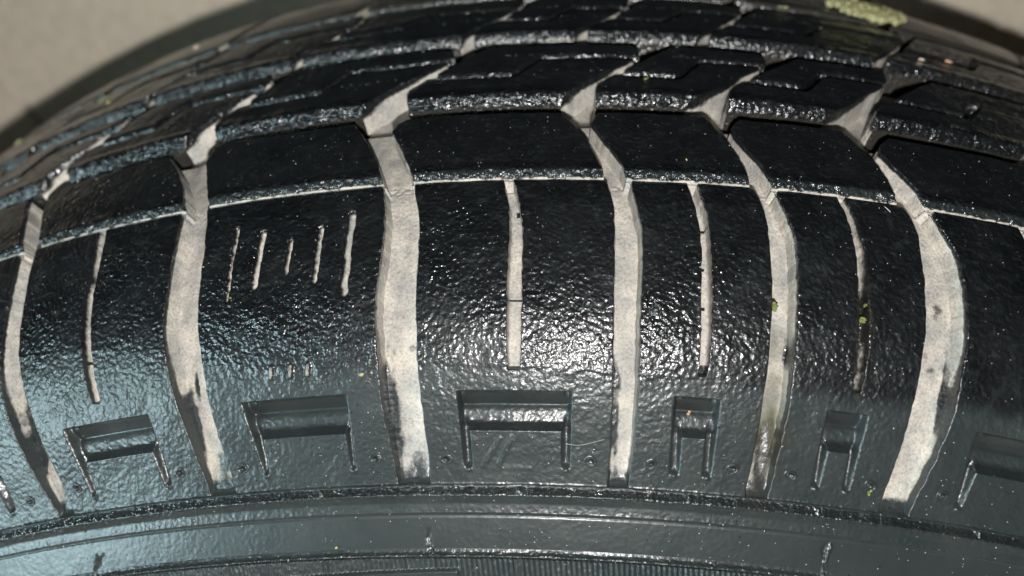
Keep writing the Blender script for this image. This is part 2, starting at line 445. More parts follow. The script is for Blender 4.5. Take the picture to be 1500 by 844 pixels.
for k in range(NC):
    if k in SLOT:
        vv = np.clip(rv, -31.7, 0)
        a = np.interp(vv, SV, SLOT[k][0]); b = np.interp(vv, SV, SLOT[k][1])
        wb = (vnoise(vv * 1.1, vv * 0 + k * 3.7) - .5) * .25
        a = a + wb; b = b + (vnoise(vv * 1.3, vv * 0 + k * 5.7) - .5) * .25
        i0 = np.where(rrib == 0)[0]
        for A, s in ((SL, a), (SR, b)):
            fr = (s - EL[:, k]) / (ER[:, k] - EL[:, k])
            fr = np.where(rv > 0, fr[i0[-1]], fr); fr = np.where(rv < -31.7, fr[i0[np.searchsorted(rv[i0], -31.7)]], fr)
            A[:, k] = EL[:, k] + fr * (ER[:, k] - EL[:, k])
    else:
        mid = (EL[:, k] + ER[:, k]) / 2
        SL[:, k] = mid - .5; SR[:, k] = mid + .5
cl = np.array([0, .04, .1, .17, .25, .36, .52])          # samples next to an edge
wl = np.array([.03, .08, .15, .24, WALL])                # samples down the wall
U = []; owner = []; DC = []; SLOTD = []
DLv = [-50, -49, -45, -38, -28, -14, 0, 20, 24, 95, 100, 125, 146, 150]
DLd = [.25, 1.0, 2.0, 2.9, 3.6, 3.8, 3.4, 3.5, 6.0, 5.5, 5, 4, 1, 0]
DL = np.interp(rv, DLv, DLd); DL[(rv < -50)] = 0
BEV = np.where(rrib >= 2, .38, np.where(rrib == 0, .24, .26))
def ed_row(x, D, bev):
    t = np.clip((bev - x) / bev, 0, 1)
    dtop = .62 * bev * (1 - np.sqrt(np.clip(1 - .93 * t * t, 0, 1)))
    d0 = .62 * bev * (1 - math.sqrt(.07))
    q = np.clip(-x / WALL, 0, 1)
    return np.minimum(np.where(x >= 0, dtop, d0 + (np.maximum(D, d0) - d0) * (1 - (1 - q) ** 1.35)), D)
def put(u, own, x, sx):
    U.append(u); owner.append(own); DC.append(ed_row(np.broadcast_to(x, u.shape), DL, BEV)); SLOTD.append(sx)
NO = np.full(NR, -9.)
for k in range(NC):
    # groove on the left of block column k
    a = (ER[:, k - 1] - (CIRC if k == 0 else 0)); b = EL[:, k]
    for x in wl: put(a + x, (k - 1) % NC, -x, NO)
    n = 14
    for t in np.linspace(0, 1, n + 2)[1:-1]: put(a + WALL + (b - a - 2 * WALL) * t, -1, -9., NO)
    for x in wl[::-1]: put(b - x, k, -x, NO)
    # the block
    Lk, Rk = EL[:, k], ER[:, k]
    wd = float(np.median(Rk - Lk))
    dens = .25 if 1 < k < 8 else (.5 if k < NC - 1 else 14)
    n = max(6, int((wd / 2) / dens))
    sc = [-.3, -.14, -.05, 0, .06, .14, .26]
    for x in cl: put(Lk + x, k, x, NO)
    s0, s1 = SL[:, k], SR[:, k]
    a, b = Lk + .52, s0 - .3
    for t in np.linspace(0, 1, n + 2)[1:-1]: put(a + (b - a) * t, k, 9., NO)
    for x in sc: put(s0 + x, k, 9., NO + 9 + x)
    for t in (.25, .5, .75): put(s0 + .26 + (s1 - s0 - .52) * t, k, 9., np.minimum(.26 + (s1 - s0 - .52) * t, .26 + (s1 - s0 - .52) * (1 - t)))
    for x in sc[::-1]: put(s1 - x, k, 9., NO + 9 + x)
    a, b = s1 + .3, Rk - .52
    for t in np.linspace(0, 1, n + 2)[1:-1]: put(a + (b - a) * t, k, 9., NO)
    for x in cl[::-1]: put(Rk - x, k, x, NO)
U = np.stack(U, 1); owner = np.array(owner); DC = np.stack(DC, 1); SD = np.stack(SLOTD, 1)
NU = U.shape[1]
Vg = np.repeat(rv[:, None], NU, 1)
DR = np.repeat(rd[:, None], NU, 1)
inblk = (rrib >= 0)[:, None]
DCb = np.where(inblk, DC, np.where((rrib == -1)[:, None], np.where(owner[None] < 0, DL[:, None], 0), 0))
depth = np.maximum(DR, DCb)                                # mm below the tread surface
# floor raised into one ramp to keep a shaded step out of the junction
ramp_ = np.interp(rv, [16.5, 24.8], [3.4, 6.0])[:, None]
jz = ((rv > 16.5) & (rv < 24.8))[:, None] & (owner < 0)[None]
depth = np.where(jz, np.minimum(depth, ramp_), depth)
colwall = DCb >= DR

# features in the shoulder blocks
def seg_dist(u, v, u0, v0, u1, v1):
    dx, dy = u1 - u0, v1 - v0
    t = np.clip(((u - u0) * dx + (v - v0) * dy) / (dx * dx + dy * dy), 0, 1)
    return np.hypot(u - u0 - t * dx, v - v0 - t * dy), t
sd_depth = np.zeros_like(depth); featdust = np.zeros_like(depth)
shr = (rrib == 0)[:, None] & (owner >= 0)[None]
for k in SLOT:
    cols = np.where(owner == k)[0]; rws = np.where(rrib == 0)[0]
    ix = np.ix_(rws, cols)
    x = SD[ix]; v = Vg[ix]
    dep = np.interp(v, [-31.7, -28, -12, 0], [1.3, 2.2, 2.8, 3.2])
    endf = sstep(-31.75, -31.45, v)
    sdep = dep * sstep(-.02, .22, x) * endf
    sd_depth[ix] = np.maximum(sd_depth[ix], sdep)
    featdust[ix] = np.maximum(featdust[ix], sstep(.5, 1.0, sdep) * endf)
def win(ulo, uhi, vlo, vhi):
    rws = np.where((rv > vlo) & (rv < vhi) & (rrib == 0))[0]
    um = np.median(U[rws], 0)
    cols = np.where((um > ulo - 3) & (um < uhi + 3) & (owner >= 0))[0]
    return np.ix_(rws, cols)
for (u0, v0, u1, v1, wd) in SLITS:
    ix = win(min(u0, u1) - 2, max(u0, u1) + 2, v1 - 2, v0 + 2)
    u, v = U[ix], Vg[ix]
    wob = (vnoise(v * 1.2 + u0, v * 0 + u0) - .5) * .3
    d, t = seg_dist(u + wob, v, u0, v0, u1, v1)
    g = 1.25 * (1 - sstep(wd * .35, wd * .9, d))
    sd_depth[ix] = np.maximum(sd_depth[ix], g)
    featdust[ix] = np.maximum(featdust[ix], (1 - sstep(wd * .45, wd * .75, d)) * (.75 + .25 * vnoise(u * 2, v * .8)))
for u0 in (-63.4, -60.0, -57.0):
    ix = win(u0 - 2, u0 + 2, -33.5, -28)
    d, t = seg_dist(U[ix], Vg[ix], u0 - .1, -31.3, u0 + .2, -29.9)
    sd_depth[ix] -= .5 * (1 - sstep(.1, .62, d))
    featdust[ix] = np.maximum(featdust[ix], .5 * (1 - sstep(.15, .6, d)))
BK = np.zeros_like(depth); BK2 = np.zeros_like(depth)  # masks for shade put into the rubber tone of the brackets
for k, (tl, tr, il, ir, jl, jr, bl, br) in BRK.items():
    ix = win(min(tl, bl) - 1.5, max(tr, br) + 1.5, -49, -33.5)
    u, v = U[ix], Vg[ix]
    ol = np.interp(v, [-47.3, -35], [bl, tl]); orr = np.interp(v, [-47.3, -35], [br, tr])
    nl = np.interp(v, [-46.7, -41.2], [jl, il]); nr = np.interp(v, [-46.7, -41.2], [jr, ir])
    ins = sstep(-.1, .6, np.minimum(u - ol, orr - u))
    # slope down from the upper edge, a flat that faces the viewer, then a steep step back up to the inner panel
    bar = np.interp(v, [-41.3, -41.1, -40.2, -39.7, -38.6, -37.6, -35.4, -35.0, -34.9], [0, .3, 1.2, 1.35, 1.6, 2.15, .95, .45, 0]) * ins
    lw_l = np.minimum(u - ol, nl - u); lw_r = np.minimum(u - nr, orr - u)
    fade = np.interp(v, [-47.4, -46.9, -44, -41, -35.2, -34.9], [0, .7, 1.1, 1.6, 1.2, 0])
    leg = np.maximum(sstep(-.05, .5, lw_l), sstep(-.05, .5, lw_r)) * fade
    sd_depth[ix] = np.maximum(sd_depth[ix], np.maximum(bar, leg))
    BK[ix] = np.maximum(BK[ix], ins * sstep(-41.5, -41.1, v) * (1 - sstep(-40.0, -39.5, v)))
    BK2[ix] = np.maximum(BK2[ix], ins * sstep(-38.2, -37.6, v) * (1 - sstep(-35.1, -34.9, v)))
    for e in (( (bl + jl) / 2), ((br + jr) / 2)):
        d = np.hypot(u - e, v + 47.2); sd_depth[ix] -= .42 * (1 - sstep(.15, .75, d))
    if k == 4:   # raised slanting mark inside the inner panel
        for a0, a1 in (((-28.2, -46.8), (-25.4, -42.6)), ((-25.6, -46.6), (-23.6, -42.6))):
            d, t = seg_dist(u, v, *a0, *a1); sd_depth[ix] -= .13 * (1 - sstep(.2, .7, d))
        d, t = seg_dist(u, v, -27.5, -47.3, -20.5, -47.3); sd_depth[ix] -= .05 * (1 - sstep(.2, .45, d))
depth = np.where(shr, np.maximum(depth, 0) + sd_depth, depth)
# small step where the smooth tread rubber ends and the matte sidewall rubber begins
edge_v = -31.4 + (fbm(U * .06, Vg * 0 + 3) - .5) * 3.2 + np.interp(U, [-125, -80, -60, 60], [9.5, 5.5, 0, -.6])
depth += np.where(shr & (owner >= 0)[None], .05 * (1 - sstep(-.25, .25, Vg - edge_v)), 0)
# zigzag cuts across the blocks of ribs 2 and 3
for ri, (va, vb, fa) in {2: (31.6, 38.7, .42), 3: (58.6, 65.2, .42)}.items():
    rws = np.where(rrib == ri)[0]
    r = RIBS[ri]
    for k in range(NC - 1):
        cols = np.where(owner == k)[0]; ix = np.ix_(rws, cols)
        u, v = U[ix], Vg[ix]
        ul = np.interp(va, r['V'], r['E'][k][0]); ur = np.interp(vb, r['V'], r['E'][k][1])
        um = ul + fa * (ur - ul)
        sv = np.interp(u, [ul, um, um + 1, um + 4.6, um + 5.6, ur], [va + .3, va - .1, va + .6, vb - .7, vb, vb + .3])
        sv = sv + (fbm(u * .4, u * 0 + k * 3.3 + ri) - .5) * .5
        slope = np.where((u > um) & (u < um + 5.6), .66, 1.)
        q = (v - sv) * slope
        rear = np.interp(q, [-.12, .06, 1.2, 1.3, 1.65, 2.05, 2.45, 2.8, 3.3], [0, 2.6, 2.6, 2.3, 1.5, .68, .2, .06, 0])
        rear = rear + (vnoise(u * 1.3 + 3, q * 1.6 + 50) - .5) * .30 * sstep(1.2, 1.5, q) * (1 - sstep(2.5, 3.1, q))
        depth[ix] = np.maximum(depth[ix], rear)
# sidewall steps, lines and fine ribs
rws = np.where(rrib == -2)[0]
u, v = U[rws], Vg[rws]
h = np.zeros_like(u)
wv = (fbm(u * .5, v * .3) - .5) * .22
chop = .75 + .5 * fbm(u * 1.7, v * .2 + 9)
vw = v + wv
ledge = np.interp(vw, [-51.95, -51.66, -51.5, -50.52, -50.40, -50.2], [0, .15, .11, -.78, -.66, 0])
h += ledge * (.8 + .4 * chop * fbm(u * 1.9, v * 1.6))
h += .12 * np.exp(-((v + 50.15) / .25) ** 2)
for s in SEAMS:
    near = np.exp(-((u - s + (v + 51) * .35) / .42) ** 2)
    h = h * (1 - near * (v > -52)) + .16 * near * np.exp(-((v + 50.9) / .7) ** 2)
    h -= .12 * np.exp(-((u - s - .55) / .18) ** 2) * np.exp(-((v + 50.6) / 1.0) ** 2)
h += -.10 * sstep(-52.2, -53.0, v) + .085 * np.exp(-((v + 54.45) / .10) ** 2) * (.3 + 1.4 * fbm(u * 1.9, v)) - .12 * sstep(-54.3, -54.8, v)
h += .34 * np.exp(-((v + 61.25) / .26) ** 2) * (.5 + fbm(u * 1.6, v)) + .22 * sstep(-60.9, -61.2, v) - .62 * sstep(-61.4, -61.9, v)
ribz = sstep(-61.55, -61.9, v) * sstep(-79, -78, v)
h += ribz * .34 * (.5 + .5 * np.cos(2 * math.pi * (u + (v + 62) * .10) / .95)) * sstep(-140, -60, u)
pl = sstep(-33.2, -33.7, u + .25 * np.maximum(0, v + 64)) * sstep(-63.55, -63.75, v + (u + 33) * -.028) * sstep(-72, -71.5, v) * (u < -30)
h = h * (1 - pl) + pl * (.22 + .10 * np.exp(-((v - (u + 33) * .028 + 63.9) / .2) ** 2))
for (a, b, c, d_, wd, dp) in ((-38.6, -57.4, -38.5, -61.2, .35, -.55), (-38.9, -59.5, -37.9, -60.6, .25, .45), (-106.8, -57.6, -108.3, -60.8, .3, .4), (-105.2, -57.8, -107.4, -59.6, .3, -.3),
                              (31.0, -56.4, 31.7, -60.2, .3, -.5), (32.0, -56.0, 31.4, -58.8, .28, .45), (31.6, -58.6, 31.5, -60.6, .35, .4)):
    dd, t = seg_dist(u + (vnoise(v * 3, u * 0) - .5) * .4, v, a, b, c, d_)
    h += dp * (1 - sstep(wd * .3, wd, dd))
depth[rws] = -h
# gentle unevenness of the moulded and worn rubber
und = (fbm(U * .16, Vg * .16, 3) - .5) * .22 + (fbm(U * .7, Vg * .7, 2) - .5) * .07
worn = (rrib >= 0)[:, None] & (DCb < .5) & (DR < .5)
depth += np.where(worn, und, und * .3)
for ri in (2, 3):      # lumpy worn front edges
    ed = (rrib == ri)[:, None] & (Vg < RIBS[ri]['v0'] + 2.4) & (owner >= 0)[None]
    depth += np.where(ed, (vnoise(U * 1.15 + 9, (Vg + DR) * .9) - .5) * .34 + (vnoise(U * 2.3, (Vg + DR) * 1.7) - .5) * .10, 0)
# chips and scuffs along the front edge of rib 1
r1 = (rrib == 1)[:, None] & (Vg < 3.4)
depth += np.where(r1, np.clip(fbm(U * 1.3, Vg * 1.3) - .52, 0, 1) * 1.6 * sstep(3.4, 2.0, Vg), 0)
# dust lying unevenly in the grooves
flo = (owner < 0)[None] & (rrib >= -1)[:, None]
depth += np.where(flo & (Vg > -49), (fbm(U * .4, Vg * .16, 2) - .5) * .6, 0)

# ---- masks: dust, matte rubber, olive stain, pebble strength
nz = fbm(U * .55, Vg * .35, 3)
lat_t = np.interp(rv, [-50, -44, -32, -20, 0, 20, 24, 30, 36, 46, 51, 58, 62, 75], [1.2, 1.5, 1.4, .9, .75, .9, 2.4, 1.5, .6, .6, 2.2, 1.0, .55, .6])[:, None]
dust = sstep(lat_t - .35, lat_t + .35, np.maximum(DR, DCb)) * (owner < 99)[None]
dust = np.where(colwall | (rrib == -1)[:, None] | (owner < 0)[None], dust, 0)
rowwall = (rrib >= 0)[:, None] & ~colwall & (owner >= 0)[None]
dust = np.where(rowwall, .16 * sstep(2.5, 6, DR), dust)
bt = ((rv > -.4) & (rv < 1.7))[:, None]
dust = np.where(bt & (DCb < 1), sstep(.60, .95, DR) * .95, dust)
dust = np.maximum(dust, np.where(shr, featdust, 0)) * (rrib >= -1)[:, None]
def blot(cu_, cv_, ru, rvv, s=1.0):
    return s * np.clip(1.25 - np.hypot((U - cu_) / ru, (Vg - cv_) / rvv) + (nz - .5) * .9, 0, 1)
wet = np.zeros_like(dust)
for a in ((-39.7, -28.4, 1.5, .9, .6), (-44.3, -39, 2.3, 11, 1.3), (-43.4, -44, 2.0, 4), (-40.0, -46.5, 2.4, 2, .6), (-6.5, -33.5, 1.5, 4.5), (-6.7, -40, 1.3, 7, 1.2), (-6.0, -45, 1.0, 3, .7),
          (45.6, -16, 1.5, 1.2, .62), (45.0, -17.4, .7, .8, .55), (44.8, -26.8, 1.3, 1.0, .6), (43.6, -24.4, .9, 1.0, .55), (47, -30, .7, 8), (-85.6, 22.5, 1.2, 1.2, .7), (-48.5, 20.5, .7, .7, .6), (-80.9, -40, 1.5, 9.5, 1.3), (-76.3, -45, 2.2, 3.5, .8), (-115.3, -38, 1.6, 11, 1.3), (-111, -45.5, 2.0, 2.5, .7), (-79.4, -32, .6, 4),
          (31.5, -23, 1.5, 10, 1.1), 
          (-98, -10, .7, 2.2)):
    wet = np.maximum(wet, blot(*a))
ol = np.zeros_like(dust)
for a in ((19, -41, 3.0, 10.5), (17.6, -20, .7, 3.0), (31.6, -23, 1.4, 9, .7), (19, -26, 2.5, 3.5, .5)): ol = np.maximum(ol, blot(*a))
wet = np.maximum(wet, blot(19, -44, 2.8, 9.5, .72)); wet = np.maximum(wet, blot(20.8, -27, .8, 4, .9))
dust = dust * (1 - np.clip(wet, 0, 1) * .92)
for (u0, u1, v0, v1, q) in ((-23.0, -21.3, -5.5, -4.4, 1), (-24.2, -21.4, -20.9, -20.55, 1), (6.0, 8.1, -7.5, -7.0, .9), (6.1, 7.3, -14.5, -14.0, 1), (6.1, 7.4, -21.3, -20.9, 1),
        (-98.2, -96.7, -18.3, -17.6, 1), (-98.9, -97.9, -25, -24.4, 1), (6.3, 8.0, -31.9, -30.2, 1), (-24.0, -21.6, -31.9, -31.35, 1), (30.2, 31.0, -10.5, -9.8, 1)):
    dust = np.where((U > u0) & (U < u1) & (Vg > v0 + .25 * (nz - .5)) & (Vg < v1 + .25 * (nz - .5)), dust * (1 - q), dust)
# thin dust film on a few rear blocks and sprinkled soil
matte = np.where((rrib == -2)[:, None], 1.0, np.where(shr, 1 - sstep(-2.2, 1.6, Vg - edge_v + (nz - .5) * 3.0), 0))
matte = np.where((owner < 0)[None] & (rrib == 0)[:, None], np.clip((-20 - Vg) / 15, 0, 1), matte)
matte = np.where((rrib == -2)[:, None] & (Vg > -51.6) & (Vg < -50.35), .5, matte)
matte = matte * (1 - .55 * BK) * (1 - .35 * BK2)  # bracket step and upper slope darkened: painted shade, partly wet black rubber
matte = np.maximum(matte, np.where(rowwall & (DR > 2.3), .5, 0))
matte = np.maximum(matte, np.where(Vg > 74, .45, 0))
film = sstep(62, 84, Vg) * (.35 + .55 * nz) + sstep(70, 150, np.abs(U + 25)) * sstep(24, 50, Vg) * (.25 + .6 * nz)
ol = np.maximum(ol, np.where(rowwall & (DR > 2.3), .8, 0))
band1 = sstep(3.1, 2.2, Vg) * (Vg > 1.2) * (rrib == 1)[:, None]
matte = np.maximum(matte, band1 * (.35 + .75 * nz))
matte = np.maximum(matte, np.where((rrib >= 0)[:, None] & (Vg > -30) & (owner >= 0)[None], .32 * sstep(.56, .74, fbm(U * .9 + 7, Vg * 1.3, 3)), 0))
ol = np.maximum(ol, np.where(Vg > 24, np.clip(film, 0, .85), 0))
peb = np.interp(rv, [-80, -62, -61.6, -60.9, -60.2, -55, -54.2, -53, -52.4, -51.9, -50.2, -49.6, -37, -30, -22, -8, -2, 0, 1, 2.9, 4.5, 18, 23.9, 24.25, 24.5, 26, 28, 45, 50.9, 51.25, 51.5, 53, 55, 100],
                [.35, .35, 1.0, .9, .14, .14, .4, .2, .5, .95, .9, .30, .42, .62, .85, 1.0, 1.0, .95, 1.5, 1.1, .42, .32, .15, .5, 1.35, 1.35, .45, .4, .15, .5, 1.35, 1.35, .45, .35])[:, None] * np.ones_like(U)
peb *= .45 + 1.1 * fbm(U * .14 + 40, Vg * .14, 3)
peb = peb * (1 - .7 * BK2)
peb = np.where((rrib >= 2)[:, None] & (depth > .12) & (DCb < 2), np.maximum(peb, .9), peb)
mask = np.stack([dust, matte, ol, peb], -1)

POS = surf(U, Vg, -depth)

# ------------------------------------------------------------------ the tyre and its parts
tyre = link('tyre', None)
tyre.location = (0, 0, ZC)
tag(tyre, 'wet black car tyre tread and shoulder with pale dust in its grooves', 'tyre')

jn = (np.arange(NU) + 1) % NU
WR = np.zeros(NU, int); WR[-1] = 1
def emit(name, fm, parent=tyre):
    i, j = np.where(fm)
    q = np.stack([i * NU + j, i * NU + jn[j], (i + 1) * NU + jn[j], (i + 1) * NU + j], 1)
    idx, inv = np.unique(q.ravel(), return_inverse=True)
    me = mesh_np(name, POS.reshape(-1, 3)[idx], inv.reshape(-1, 4), RUB, mask.reshape(-1, 4)[idx])
    return link(name, me, parent)
# face ownership
frib = np.where(rrib[:-1] == rrib[1:], rrib[:-1], -1)
frib = np.where((rrib[:-1] == -2), -2, frib)
frib = np.where((rrib[1:] == -3), -3, frib)
o2 = owner[jn]
fown = np.where(owner == o2, owner, -1)
for j in range(NU):       # the face between the last wall sample and the next one belongs to the block
    if owner[j] >= 0 and o2[j] < 0: fown[j] = -1
    if owner[j] < 0 and o2[j] >= 0: fown[j] = -1
F = frib[:, None] * np.ones(NU, int)[None]; O = np.ones(NR - 1, int)[:, None] * fown[None]
LAB = {(0, 3): 'shoulder block with five short slits instead of one long slot',
       (0, 6): 'shoulder block whose slot is dark and mossy at its lower half'}
blocks = {}
for ri in range(len(RIBS)):
    for k in range(NC):
        o = emit('tread_block' if k < NC - 1 else 'tread_band', (F == ri) & (O == k))
        blocks[ri, k] = o
        if (ri, k) in LAB: o['label'] = LAB[ri, k]
emit('groove_floor', (F == -1) | ((F >= 0) & (O < 0)))['label'] = 'pale dusty groove floor between the black blocks'
emit('sidewall', F == -2)['label'] = 'grey sidewall with a dark circumferential groove and fine ribs'
emit('sidewall', F == -3)

# vent stubs: little moulded rings with a raised, slightly torn centre
def stub_mesh(seed):
    rn = random.Random(seed)
    prof_ = [(.95, -.02), (.80, .10), (.66, .04), (.58, -.16), (.46, .04), (.36, .26 + rn.random() * .25), (.18, .36 + rn.random() * .3), (0, .30)]
    n = 18; co = []; fs = []
    for r, z in prof_[:-1]:
        for a in range(n):
            t = 2 * math.pi * a / n; q = r * (1 + .12 * math.sin(2 * t + seed))
            co.append((q * math.cos(t) / 1000, q * math.sin(t) / 1000, (z + .10 * math.sin(t + seed) * (r < .5)) / 1000))
    co.append((0, 0, prof_[-1][1] / 1000))
    for i in range(len(prof_) - 2):
        for a in range(n):
            fs.append((i * n + a, i * n + (a + 1) % n, (i + 1) * n + (a + 1) % n, (i + 1) * n + a))
    b0 = (len(prof_) - 2) * n
    for a in range(n): fs.append((b0 + a, b0 + (a + 1) % n, len(co) - 1))
    me = bpy.data.meshes.new('vent_stub'); me.from_pydata(co, [], fs)
    for p in me.polygons: p.use_smooth = True
    a = me.attributes.new('mask', 'FLOAT_COLOR', 'POINT')
    a.data.foreach_set('color', np.tile([0, .75, 0, .3], len(co)).astype(np.float32))
    me.materials.append(RUB); return me
stubs = [stub_mesh(s) for s in range(4)]
for i, (u_, v_, k) in enumerate([(-11.2,-21.6,4), (-.8,-22.2,5), (-34.7,-45.8,4), (-10.1,-45.8,4), (-.1,-45.8,5), (13.5,-45.6,5), (23.2,-45.7,6),
                                 (36.8,-45.8,6), (49.2,-45.7,7), (-71.8,-45.8,3), (-47.1,-45.5,3), (-106.7,-45.3,2), (-84.2,-45.4,2), (-118.2,-46.1,1)]):
    o = link('vent_stub', stubs[i % 4], blocks[0, k])
    p = surf(u_, v_, .02)
    o.matrix_local = Matrix.Translation(Vector(p)) @ frame(u_, v_).to_4x4()

# ------------------------------------------------------------------ moss, crumbs, fibres and water on the tyre
def plain(name, c1, c2, scale, rough=.8, spec=.4):
    mt, nt, b = new_mat(name)
    tc = N(nt, 'ShaderNodeTexCoord').outputs['Object']
    n = noise(nt, tc, scale, 4, .6)
    nt.links.new(ramp(nt, n, [(.3, c1), (.7, c2)]), b.inputs['Base Color'])
    b.inputs['Roughness'].default_value = rough; b.inputs['Specular IOR Level'].default_value = spec
    bp = N(nt, 'ShaderNodeBump'); bp.inputs['Strength'].default_value = .6; bp.inputs['Distance'].default_value = .0002
    nt.links.new(n, bp.inputs['Height']); nt.links.new(bp.outputs[0], b.inputs['Normal'])
    return mt
M_MOSS = plain('pale_moss', (.19, .19, .08), (.36, .35, .19), 900, .55)
M_GREEN = plain('green_moss', (.10, .14, .025), (.25, .29, .09), 2500)
M_YEL = plain('yellow_crumb', (.36, .31, .13), (.55, .47, .25), 2500)
M_ORG = plain('orange_crumb', (.40, .20, .12), (.58, .36, .25), 2500)
M_TAN = plain('tan_crumb', (.42, .33, .26), (.68, .56, .46), 2500)
M_SPARKLE_GRIT = plain('pale_sparkle_grit', (.48, .46, .42), (.74, .72, .68), 3000, .4)  # pale grains: sparkle put into the colour, mixed with dust
M_HAIR = plain('pale_fibre', (.5, .47, .42), (.7, .67, .62), 900)

def lump_bm(bm, c, r, seed, sub=2, sq=(1, 1, 1)):
    g = bmesh.ops.create_icosphere(bm, subdivisions=sub, radius=1)
    rn = random.Random(seed); ph = [rn.random() * 6.3 for _ in range(6)]
    for v in g['verts']:
        p = v.co
        k = 1 + .22 * math.sin(3 * p.x + ph[0]) * math.cos(2.6 * p.y + ph[1]) + .16 * math.sin(5 * p.z + 4 * p.y + ph[2]) + .12 * math.sin(9 * p.x + 7 * p.z + ph[3])
        v.co = Vector((p.x * sq[0], p.y * sq[1], p.z * sq[2])) * (r * k) + Vector(c)
def bit(name, u, v, d, size, mat, label, cat, n=4, asp=(1, 1), sub=2, group=None, up=.45):
    """a small clump of n grains lying on the tyre"""
    bm = bmesh.new(); rn = random.Random(int(u * 13 + v * 7))
    for i in range(n):
        a = rn.random() * 6.28; rr = size * .55 * math.sqrt(rn.random()) if n > 1 else 0
        s = size * (.7 if n == 1 else .2 + .26 * rn.random())
        lump_bm(bm, (rr * math.cos(a) * asp[0], rr * math.sin(a) * asp[1], s * .3), s, rn.random() * 99, sub, (asp[0] if n == 1 else 1, asp[1] if n == 1 else 1, up if n < 30 else .8))
    for f in bm.faces: f.smooth = True
    me = bpy.data.meshes.new(name); bm.to_mesh(me); bm.free(); me.materials.append(mat)
    o = link(name, me)
    o.matrix_world = Matrix.Translation(Vector(surf(u, v, d)) + Vector((0, 0, ZC))) @ frame(u, v).to_4x4()
    return tag(o, label, cat, group)
K = .001
# the large pale clump at the top right
def big_clump():
    bm = bmesh.new(); rn = random.Random(5)
    for i in range(420):
        a = rn.random() * 6.28; q = math.sqrt(rn.random())
        x, y = q * math.cos(a) * 10.2, q * math.sin(a) * 6.4
        if rn.random() < .5: x = abs(x) * (1 if x > 0 else -.9)
        s = .34 + .62 * rn.random() ** 2
        lump_bm(bm, (x * K, y * K, (1.0 * (1 - q * q) + .25 + .55 * rn.random()) * K), s * K, rn.random() * 99, 2)
    for f in bm.faces: f.smooth = True
    me = bpy.data.meshes.new('moss_clump'); bm.to_mesh(me); bm.free(); me.materials.append(M_MOSS)
    o = link('moss_clump', me)
    o.matrix_world = Matrix.Translation(Vector(surf(55.0, 83.8, .2)) + Vector((0, 0, ZC))) @ frame(58, 84.5).to_4x4() @ Matrix.Rotation(math.radians(8), 4, 'Z')
    tag(o, 'large pale green moss clump lying across the far tread at the upper right', 'moss')
big_clump()
bit('moss_bit', 33.5, 76.0, .1, 1.5 * K, M_MOSS, 'small pale moss bit to the left of the large moss clump', 'moss', 5, (1.3, .8))
bit('crumb', 66.5, 59.5, .2,   .8 * K, M_ORG, 'elongated pinkish crumb on a far block below the large moss clump', 'crumb', 1, (1.6, .6))
bit('crumb', 59.2, 56.5, .2, .7 * K, M_TAN, 'dull tan crumb left of the pinkish one on the same far block', 'crumb', 1, (1.3, .7))
bit('moss_bit', -132.5, 66.5, .2, 1.8 * K, M_MOSS, 'round pale moss bit on a far block near the left edge', 'moss', 5)
bit('moss_bit', -127.5, 60.5, .2, 1.3 * K, M_YEL, 'small yellowish moss bit just right of the round pale moss bit', 'moss', 4, (.7, 1.2))
bit('moss_bit', -168, 72.0, .2, 1.8 * K, M_MOSS, 'blurred pale moss bit nearest the left end of the far shoulder', 'moss', 5)
bit('crumb', -113, 84.5, .2, 1.2 * K, M_TAN, 'blurred tan crumb on the far shoulder against the pale wall', 'crumb', 1)
bit('moss_bit', -77.0, -15.4, -4.6, .75 * K, M_GREEN, 'upper green moss bit in the wide dusty groove left of the five slits', 'moss', 5, (.8, 1.1))
bit('crumb', -77.4, -19.1, -4.5, .55 * K, M_YEL, 'orange yellow crumb below the green moss in the groove left of the five slits', 'crumb', 2)
bit('moss_bit', -40.2, -18.8, -4.5, .85 * K, M_GREEN, 'green moss flecks in the dusty groove right of the five slits', 'moss', 6, (1.2, .8))
bit('moss_bit', -39.2, -23.4, -3.4, .4 * K, M_GREEN, 'tiny green fleck lower down the groove right of the five slits', 'moss', 2)
bit('crumb', -47.8, -31.7, 0, .62 * K, M_YEL, 'pale yellow crumb on the shoulder block below the five slits', 'crumb', 2)
bit('moss_bit', -70.1, -17.9, 0, .35 * K, M_GREEN, 'tiny green fleck at the foot of the leftmost short slit', 'moss', 3)
bit('moss_bit', 17.7, -19.9, -1.0, 1.0 * K, M_GREEN, 'olive moss tuft against the left wall of the mossy groove', 'moss', 9, (.35, 1.7))
bit('moss_bit', 18.6, -23.4, -4.2, .95 * K, M_YEL, 'yellow green moss smear on the floor of the mossy groove', 'moss', 7, (1.2, .8))
bit('moss_bit', 31.4, -20.8, -.5, .75 * K, M_GREEN, 'green moss tuft filling the dark slot on the right', 'moss', 7, (.7, 1.3))
bit('moss_bit', 31.9, -18.4, -.6, .5 * K, M_GREEN, 'small moss fleck just above the tuft in the dark slot', 'moss', 3)
bit('moss_bit', 38.9, -2.7, -.2, .35 * K, M_GREEN, 'tiny green fleck on the groove edge near the right end of the thin groove', 'moss', 2)
bit('moss_bit', -112.7, -24.4, -.6, .8 * K, M_GREEN, 'bright green fleck in the leftmost dusty groove', 'moss', 4, (.6, 1.1))
bit('moss_bit', -97.7, -20.4, -1.2, .4 * K, M_GREEN, 'tiny green fleck in the long slot at the far left', 'moss', 3)
bit('crumb', 5.5, -37.6, -1.2, .6 * K, M_ORG, 'orange crumb inside the narrow bracket recess right of centre', 'crumb', 2, (1.2, .8))
bit('crumb', -65.2, -45.0, .05, .45 * K, M_YEL, 'pale crumb on the inner panel of the bracket recess left of centre', 'crumb', 2)
